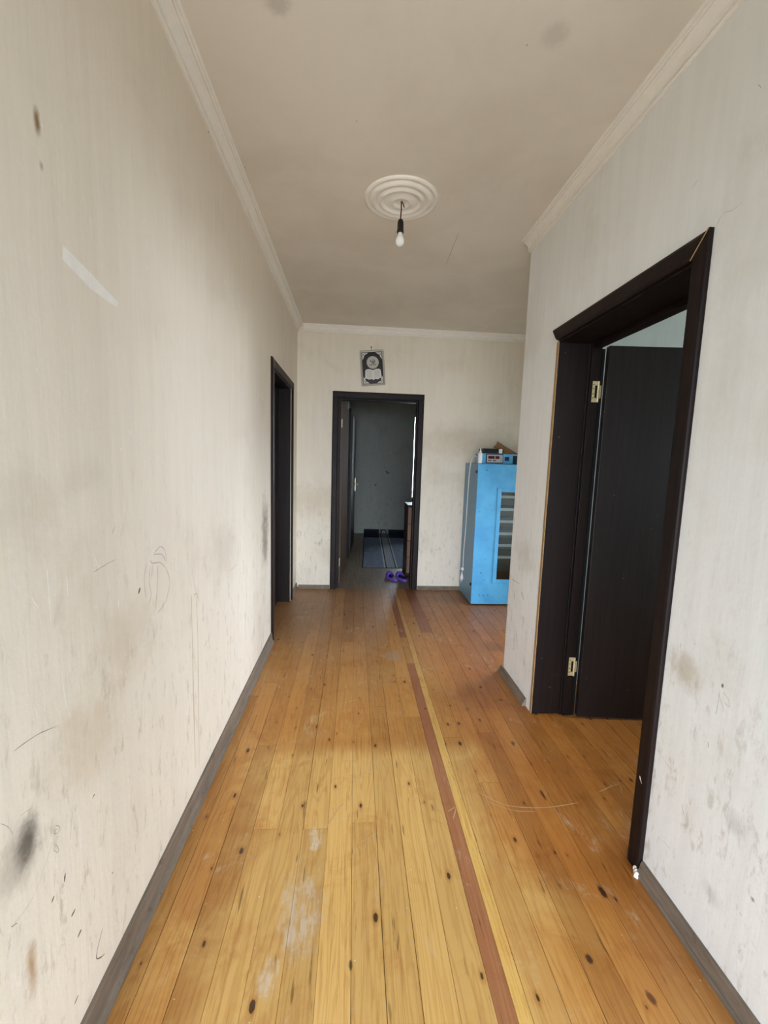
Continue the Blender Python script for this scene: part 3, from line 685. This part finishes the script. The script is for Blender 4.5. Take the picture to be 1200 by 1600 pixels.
B().box(1.520, 1.560, 4.088, 4.0955, 1.396, 1.476).build('side_vent', 'black', cu, .002)
cpts = [(1.218, 4.250, 1.450), (1.195, 4.240, 1.466), (1.172, 4.235, 1.455), (1.158, 4.248, 1.420), (1.152, 4.262, 1.370), (1.1515, 4.285, 1.250), (1.155, 4.315, .960), (1.157, 4.328, .700), (1.152, 4.340, .500), (1.156, 4.352, .330), (1.153, 4.362, .230)]
def smooth_path(p, n=6):
    p = [Vector(q) for q in p]; o = []
    for i in range(len(p)-1):
        a, b, c, d = p[max(i-1, 0)], p[i], p[i+1], p[min(i+2, len(p)-1)]
        for k in range(n):
            t = k/n; o.append(.5*((2*b)+(c-a)*t+(2*a-5*b+4*c-d)*t*t+(3*b-a-3*c+d)*t**3))
    return o+[p[-1]]
pc = B().tube(smooth_path(cpts), .0042, 7).build('power_cord', 'white', inc, 0, True)
B().box(1.138, 1.166, 4.344, 4.372, .275, .300).build('cord_clip', 'white', pc, .003)
b = B().lathe([(0, .01), (.007, .01), (.010, -.01), (.017, -.03), (.019, -.055), (.016, -.068), (0, -.068)], (1.152, 4.364, .235), 14).tube([(1.148, 4.358, .168), (1.142, 4.352, .148)], .0028, 6).tube([(1.156, 4.372, .168), (1.156, 4.376, .148)], .0028, 6)
b.build('plug', 'white', pc, 0, True)
# things on the cabinet
bt = thing('dropper_bottle', 'small white bottle with a pointed nozzle on the incubator top edge', 'bottle', (1.192, 4.072, IZ))
B().lathe([(0, .0006), (.018, .0006), (.0205, .004), (.0205, .088), (.019, .097), (.010, .103), (0, .103)], (1.192, 4.072, IZ), 20).build('bottle_body', 'white', bt, 0, True)
B().lathe([(0, .103), (.0105, .103), (.0105, .116), (.006, .121), (.0045, .140), (.003, .146), (0, .146)], (1.192, 4.072, IZ), 16).build('nozzle', 'white', bt, 0, True)
bd = thing('power_adapter_box', 'flat dark box with white clip on top of the control unit', 'box', (1.33, 4.19, 1.490))
B().box(1.226, 1.424, 4.100, 4.250, 1.490, 1.538).build('case', 'dark', bd, .003)
B().box(1.240, 1.362, 4.0965, 4.1005, 1.497, 1.531).build('front_panel', 'black', bd, .001)
B().box(1.379, 1.412, 4.090, 4.1003, 1.494, 1.535).build('clip', 'white', bd, .002)
b = B(); cpt = [(1.400, 4.34, 1.560), (1.436, 4.36, 1.585), (1.452, 4.38, 1.622), (1.53, 4.37, 1.575), (1.66, 4.34, 1.500), (1.66, 4.30, 1.4912), (1.50, 4.27, 1.4912), (1.47, 4.27, 1.505), (1.43, 4.29, 1.535)]
vt = [b.bm.verts.new(p) for p in cpt]; cc = b.bm.verts.new((1.49, 4.325, 1.545)); vb2 = [b.bm.verts.new(Vector(p)+Vector((.001, .004, .003))) for p in cpt]; cb = b.bm.verts.new((1.491, 4.329, 1.548))
n_ = len(vt)
for k in range(n_):
    b.bm.faces.new((vt[k], vt[(k+1) % n_], cc)); b.bm.faces.new((vb2[(k+1) % n_], vb2[k], cb)); b.bm.faces.new((vt[k], vb2[k], vb2[(k+1) % n_], vt[(k+1) % n_]))
tag(b.build('cardboard_flap', 'cardboard'), 'crumpled brown cardboard sheet leaning behind the dark box on the incubator', 'cardboard')

# ------------------------------------------------------------------ far room: cabinet, rug, slippers
cb_ = thing('low_cabinet', 'low brown wooden cabinet just inside the far doorway on the right', 'cabinet', (.95, 5.2, 0))
B().box(.645, 1.25, 5.085, 5.425, 0, .855).build('carcass', 'wood_dark', cb_, .003)
for k in range(4): B().box(.652, 1.243, 5.062, 5.0845, .045+.202*k, .240+.202*k).build('drawer', 'wood', cb_, .003)
for k in range(4): B().tube([(.95, 5.0625, .145+.202*k), (.95, 5.040, .145+.202*k)], .010, 10).build('drawer_knob', 'brass', [o for o in cb_.children if o.name.startswith('drawer')][k])
B().box(.640, 1.255, 5.058, 5.428, .8555, .875).build('cabinet_top', 'wood_dark', cb_, .002)
def rug_mat():
    g = G('blue_grey_rug'); P = g.obj(); u, v, z = g.sep(P)
    n = g.noise(g.map(P, (6, 26, 1)), 2.0, 5, .65); f = g.noise(P, 220, 2, .6)
    col = g.mix(g.mr(n, .35, .7), s2l(112, 126, 152), s2l(160, 172, 194))
    ub = g.math('SUBTRACT', u, .375)
    ab = g.math('ABSOLUTE', ub)
    band = g.math('LESS_THAN', ab, .085)
    k = 34.
    d1_ = g.math('PINGPONG', g.math('MULTIPLY', g.math('ADD', u, v), k), 1.); d2_ = g.math('PINGPONG', g.math('MULTIPLY', g.math('SUBTRACT', u, v), k), 1.)
    lat = g.math('MAXIMUM', g.math('GREATER_THAN', d1_, .62), g.math('GREATER_THAN', d2_, .62))
    bc = g.mix(lat, s2l(104, 116, 136), s2l(206, 212, 220)); col = g.mix(band, col, bc)
    e1 = g.math('LESS_THAN', g.math('ABSOLUTE', g.math('SUBTRACT', ab, .062)), .007); col = g.mix(e1, col, s2l(34, 40, 54))
    e2 = g.math('LESS_THAN', g.math('ABSOLUTE', g.math('SUBTRACT', ab, .080)), .009); col = g.mix(e2, col, s2l(206, 212, 220))
    # dark end border with a key motif in the band
    end = g.mr(v, 2.16, 2.22)
    q = g.math('MAXIMUM', ab, g.math('ABSOLUTE', g.math('SUBTRACT', v, 2.62)))
    key = g.math('MULTIPLY', g.math('GREATER_THAN', g.math('PINGPONG', g.math('MULTIPLY', q, 58.), 1.), .5), g.math('LESS_THAN', ab, .055))
    col = g.mix(end, col, g.mix(key, g.mix(e2, s2l(32, 34, 46), s2l(140, 148, 160)), s2l(150, 152, 156)))
    edge = g.math('MAXIMUM', g.math('LESS_THAN', u, .012), g.math('LESS_THAN', v, .012)); col = g.mix(edge, col, s2l(24, 28, 40))
    return g.out(col, .85, g.bump(f, .5, .003), .15)
M['rug'] = rug_mat()
b = B(); prof = [(0, .0)]; RL = 2.58
rows = []
for (v, z) in [(0, 0), (.02, .006), (.6, .006), (1.2, .007), (1.8, .006), (2.3, .006), (2.52, .008), (2.60, .018), (2.640, .045), (2.652, .085)]:
    rows.append([b.bm.verts.new((u, v, z+(.001 if z else .0))) for u in (0, .3, .8, 1.35)])
low = [[b.bm.verts.new((q.co.x, q.co.y+(.006 if i > 7 else 0), max(0.0005, q.co.z-.006))) for q in r] for i, r in enumerate(rows)]
for i in range(len(rows)-1):
    for k in range(3):
        b.bm.faces.new((rows[i][k], rows[i][k+1], rows[i+1][k+1], rows[i+1][k])); b.bm.faces.new((low[i][k+1], low[i][k], low[i+1][k], low[i+1][k+1]))
    b.bm.faces.new((rows[i][0], rows[i+1][0], low[i+1][0], low[i][0])); b.bm.faces.new((rows[i][3], low[i][3], low[i+1][3], rows[i+1][3]))
for k in range(3): b.bm.faces.new((rows[-1][k], rows[-1][k+1], low[-1][k+1], low[-1][k])); b.bm.faces.new((rows[0][k+1], rows[0][k], low[0][k], low[0][k+1]))
rug = b.build('rug', 'rug'); rug.location = (.125, 5.470, 0); rug.rotation_euler = (0, 0, math.radians(-1.6))
tag(rug, 'blue-grey patterned rug on the far room floor with dark end turned up the wall', 'rug')

def slipper(loc, ang, label, name='slipper'):
    r = thing(name, label, 'slipper', loc, 'pair of purple slippers')
    R_ = Matrix.Translation(loc) @ Matrix.Rotation(ang, 4, 'Z')
    L_, Wd = .25, .095
    def half(t):                  # outline half width along the sole, toe at t = 1
        return Wd/2*(.78+.22*math.sin((t-.25)*2.6))*math.sqrt(max(0, 1-abs(2*t-1)**3.2))
    def ring(z, k):
        a = [(L_*(t/12-.5), half(t/12)*k, z) for t in range(13)]; c = [(L_*(t/12-.5), -half(t/12)*k, z) for t in range(11, 0, -1)]
        return [R_ @ Vector(p) for p in a+c]
    b = B(); rr = [ring(0.0, .92), ring(.006, 1.), ring(.022, 1.), ring(.027, .93)]
    vv = [[b.bm.verts.new(p) for p in q] for q in rr]
    for a, c in zip(vv, vv[1:]):
        for k in range(len(a)): b.bm.faces.new((a[k], a[(k+1) % len(a)], c[(k+1) % len(a)], c[k]))
    b.bm.faces.new(vv[0][::-1]); b.bm.faces.new(vv[-1])
    b.build('sole', 'purple', r, 0, False)
    b = B(); q = ring(.0275, .84); b.prism(q, (0, 0, .0022)); b.build('insole', 'purple_dark', r)
    # arched upper over the toe half
    b = B(); rows = []
    for i in range(9):
        t = .58+.39*i/8; hw = half(min(t, .985))*1.0; hh = (.052*math.sin(math.pi*min(1., (1.06-t)/.66))+.012)
        rows.append([b.bm.verts.new(R_ @ Vector((L_*(t-.5), -hw*math.cos(math.pi*k/8), .020+hh*math.sin(math.pi*k/8)))) for k in range(9)])
    for a, c in zip(rows, rows[1:]):
        for k in range(8): b.bm.faces.new((a[k], a[k+1], c[k+1], c[k]))
    o = b.build('upper', 'purple', r, 0, True); md = o.modifiers.new('thick', 'SOLIDIFY'); md.thickness = .005; md.offset = -1
    return r
slipper((.468, 4.955, 0.0), math.radians(114), 'purple rubber slipper in the far doorway, the left one of the pair')
slipper((.582, 4.950, 0.0), math.radians(112), 'purple rubber slipper in the far doorway, the right one beside the jamb')

# ------------------------------------------------------------------ marks on the walls (pencil, scratches, drips)
def jit(p, a=.001): return p+Vector((0, random.uniform(-a, a), random.uniform(-a, a)))
NL = Vector((1, 0, 0)); NR = Vector((-1, 0, 0))
def lines(name, mat, wall, f, nrm, lst, parent):
    b = B()
    for pts, wd in lst:
        q = [f(*p) for p in pts]
        if len(q) == 2: q = [q[0], q[0].lerp(q[1], .35), q[0].lerp(q[1], .7), q[1]]; q = [q[0]]+[jit(p, .0012) for p in q[1:3]]+[q[3]]
        else: q = smooth_path(q, 4)
        wd *= {'pencil_mark': .6, 'drip': .75, 'crack': .6}.get(name, 1.)
        ws = [wd*random.uniform(.6, 1.2)*(.45 if i in (0, len(q)-1) else 1) for i in range(len(q))]
        b.ribbon(q, ws, nrm)
    return b.build(name, mat, parent, kind='stuff')
lines('scratch', 'plaster_mark', wl, WL, NL, [
    ([(73, 889), (76, 930), (79, 973)], .0035), ([(147, 866), (154, 889)], .0028), ([(165, 887), (172, 923)], .0028), ([(103, 896), (106, 932)], .0022), ([(184, 936), (185, 950)], .0040),
    ([(49, 934), (59, 951)], .0035), ([(96, 1046), (101, 1091), (110, 1122)], .0020), ([(52, 1100), (58, 1122)], .0018), ([(405, 615), (414, 628)], .006), ([(411, 697), (414, 739), (420, 761)], .006),
    ([(188, 700), (189, 704)], .004), ([(86, 927), (87, 930)], .004), ([(183, 780), (184, 783)], .003), ([(426, 424), (430, 500), (434, 572)], .004)], wl)
pts = [(98, 384), (103, 388), (130, 415), (184, 472), (184, 480), (172, 474), (140, 450), (97, 405)]
B().poly([WL(*p)+NL*.0005 for p in pts]).build('plaster_streak', 'plaster_mark', wl)
lines('pencil_mark', 'pen', wl, WL, NL, [
    ([(146, 894), (165, 882), (180, 874)], .0022), ([(21, 1174), (56, 1149), (90, 1134)], .0022), ([(358, 892), (371, 881)], .003),
    ([(240, 866), (250, 854), (258, 862), (259, 880)], .0028), ([(239, 867), (252, 866), (258, 876)], .0030), ([(234, 875), (238, 880), (250, 879), (259, 888)], .0032),
    ([(229, 881), (225, 905), (228, 935)], .0026), ([(234, 884), (233, 910), (236, 928), (232, 945)], .0026), ([(246, 884), (246, 912), (242, 956)], .0026), ([(238, 882), (236, 905)], .0022),
    ([(259, 888), (265, 908), (259, 938), (246, 958)], .0026), ([(86, 1290), (92, 1291), (93, 1297), (87, 1303), (84, 1300), (90, 1294)], .0016), ([(87, 1320), (91, 1326), (90, 1332), (84, 1328), (87, 1320)], .0016),
    ([(113, 1267), (111, 1290), (109, 1312)], .0014), ([(85, 1307), (52, 1400), (17, 1448)], .0010), ([(0, 1287), (12, 1292), (20, 1304)], .0012), ([(179, 823), (175, 834)], .003),
    ([(50, 1262), (30, 1275)], .0014), ([(17, 1448), (27, 1442)], .0030)], wl)
lines('drip', 'drip', wl, WL, NL, [([(299, 930), (300, 990), (305, 1200)], .010), ([(306, 932), (309, 1005), (311, 1196)], .007), ([(303, 930), (307, 928), (310, 940)], .008),
    ([(323, 1000), (320, 1010)], .010)], wl)
lines('smudge', 'smudge', wl, WL, NL, [([(102, 1364), (100, 1378)], .005), ([(117, 1420), (111, 1432)], .006), ([(127, 1452), (121, 1465)], .006), ([(84, 1400), (80, 1411)], .005), ([(122, 1555), (116, 1569)], .006),
    ([(176, 1362), (175, 1366)], .004), ([(219, 918), (216, 928)], .008), ([(160, 1450), (150, 1494), (157, 1496), (163, 1490)], .003), ([(144, 1248), (148, 1240)], .004), ([(325, 206), (326, 205)], .006), ([(330, 206), (331, 206)], .005)], wl)
lines('pencil_mark', 'pen', wr, WR, NR, [
    ([(1125, 1080), (1122, 1100), (1119, 1116)], .0016), ([(1130, 1082), (1138, 1092), (1140, 1104), (1132, 1098)], .0014), ([(1124, 1086), (1132, 1112)], .0012), ([(1128, 1171), (1105, 1160)], .0001),
    ([(1028, 1171), (1036, 1184), (1048, 1202)], .0016), ([(1065, 1255), (1069, 1276)], .0020), ([(1106, 1158), (1107, 1168)], .0030), ([(1036, 1313), (1048, 1327)], .0012), ([(1021, 1288), (1018, 1302)], .0012),
    ([(1174, 1470), (1184, 1486)], .0012), ([(1155, 1425), (1160, 1432)], .0016), ([(1118, 1500), (1128, 1512)], .0010), ([(1186, 1346), (1190, 1350)], .0014),
    ([(1120, 352), (1130, 334), (1145, 328), (1160, 316)], .0014), ([(803, 922), (804, 938)], .006), ([(800, 905), (812, 912)], .005), ([(815, 925), (819, 938)], .010), ([(786, 560), (788, 566)], .003),
    ([(848, 496), (852, 480)], .003), ([(1092, 280), (1080, 296)], .0016), ([(1185, 132), (1190, 138)], .0018)], wr)
lines('scratch', 'plaster_mark', wr, WR, NR, [([(1155, 900), (1120, 945), (1089, 983)], .0008), ([(1170, 900), (1169, 965)], .0008), ([(1070, 960), (1092, 930), (1094, 905)], .0009), ([(1060, 975), (1110, 962)], .0010),
    ([(1080, 905), (1105, 940)], .0008), ([(1170, 1180), (1180, 1215)], .0006), ([(828, 715), (832, 730), (826, 738)], .012), ([(795, 1020), (806, 1060), (815, 1052), (822, 1085)], .012), ([(1140, 1010), (1090, 1020)], .0008)], wr)
lines('crack', 'crack', ceil, lambda a, b: at(2, CZ, a, b), Vector((0, 0, -1)), [([(716, 365), (708, 385), (697, 413)], .004), ([(556, 186), (558, 190)], .004), ([(382, 260), (384, 263)], .005), ([(822, 72), (825, 68)], .005)], ceil)
lines('dark_mark', 'black', wfr, lambda a, b: at(1, YR, a, b), Vector((0, -1, 0)), [([(600, 729), (602, 733)], .02), ([(603, 736), (605, 738), (604, 740)], .022), ([(607, 738), (608, 741)], .02), ([(586, 757), (587, 759)], .02), ([(588, 755), (587, 761)], .01)], wfr)
M['scuff'] = plain('scuffed_varnish', s2l(208, 168, 118), .7, .2, 0, .1)
lines('scuff_mark', 'scuff', floor, lambda a, b: at(2, .0004, a, b), Vector((0, 0, 1)), [([(748, 1238), (790, 1258), (850, 1262), (905, 1254)], .004), ([(756, 1250), (800, 1266), (838, 1268)], .003), ([(935, 1238), (965, 1226), (972, 1240)], .004),
    ([(510, 1292), (530, 1262), (538, 1256)], .006), ([(560, 1318), (590, 1300)], .003), ([(655, 1330), (690, 1318)], .003), ([(700, 1268), (712, 1262), (708, 1280)], .004), ([(530, 1100), (560, 1092)], .004)], floor)
B().ribbon([Vector((XR-.016, 1.303, .338)), Vector((XR-.016, 1.300, .330)), Vector((XR-.016, 1.290, .318))], [.002, .007, .001], (-1, 0, 0)).build('scratch', 'plaster_mark', d3)
b = B(); random.seed(3)
c0 = Vector((XR-.018, 1.275, .010))
for k in range(3): b.lathe([(0, -.010), (.006+.002*k, -.008), (.009, -.001), (.006, .007), (0, .010)], c0+Vector((-.004*k, -.010*k, -.001*k)), 6)
b.build('plaster_lump', 'plaster_mark', wr)
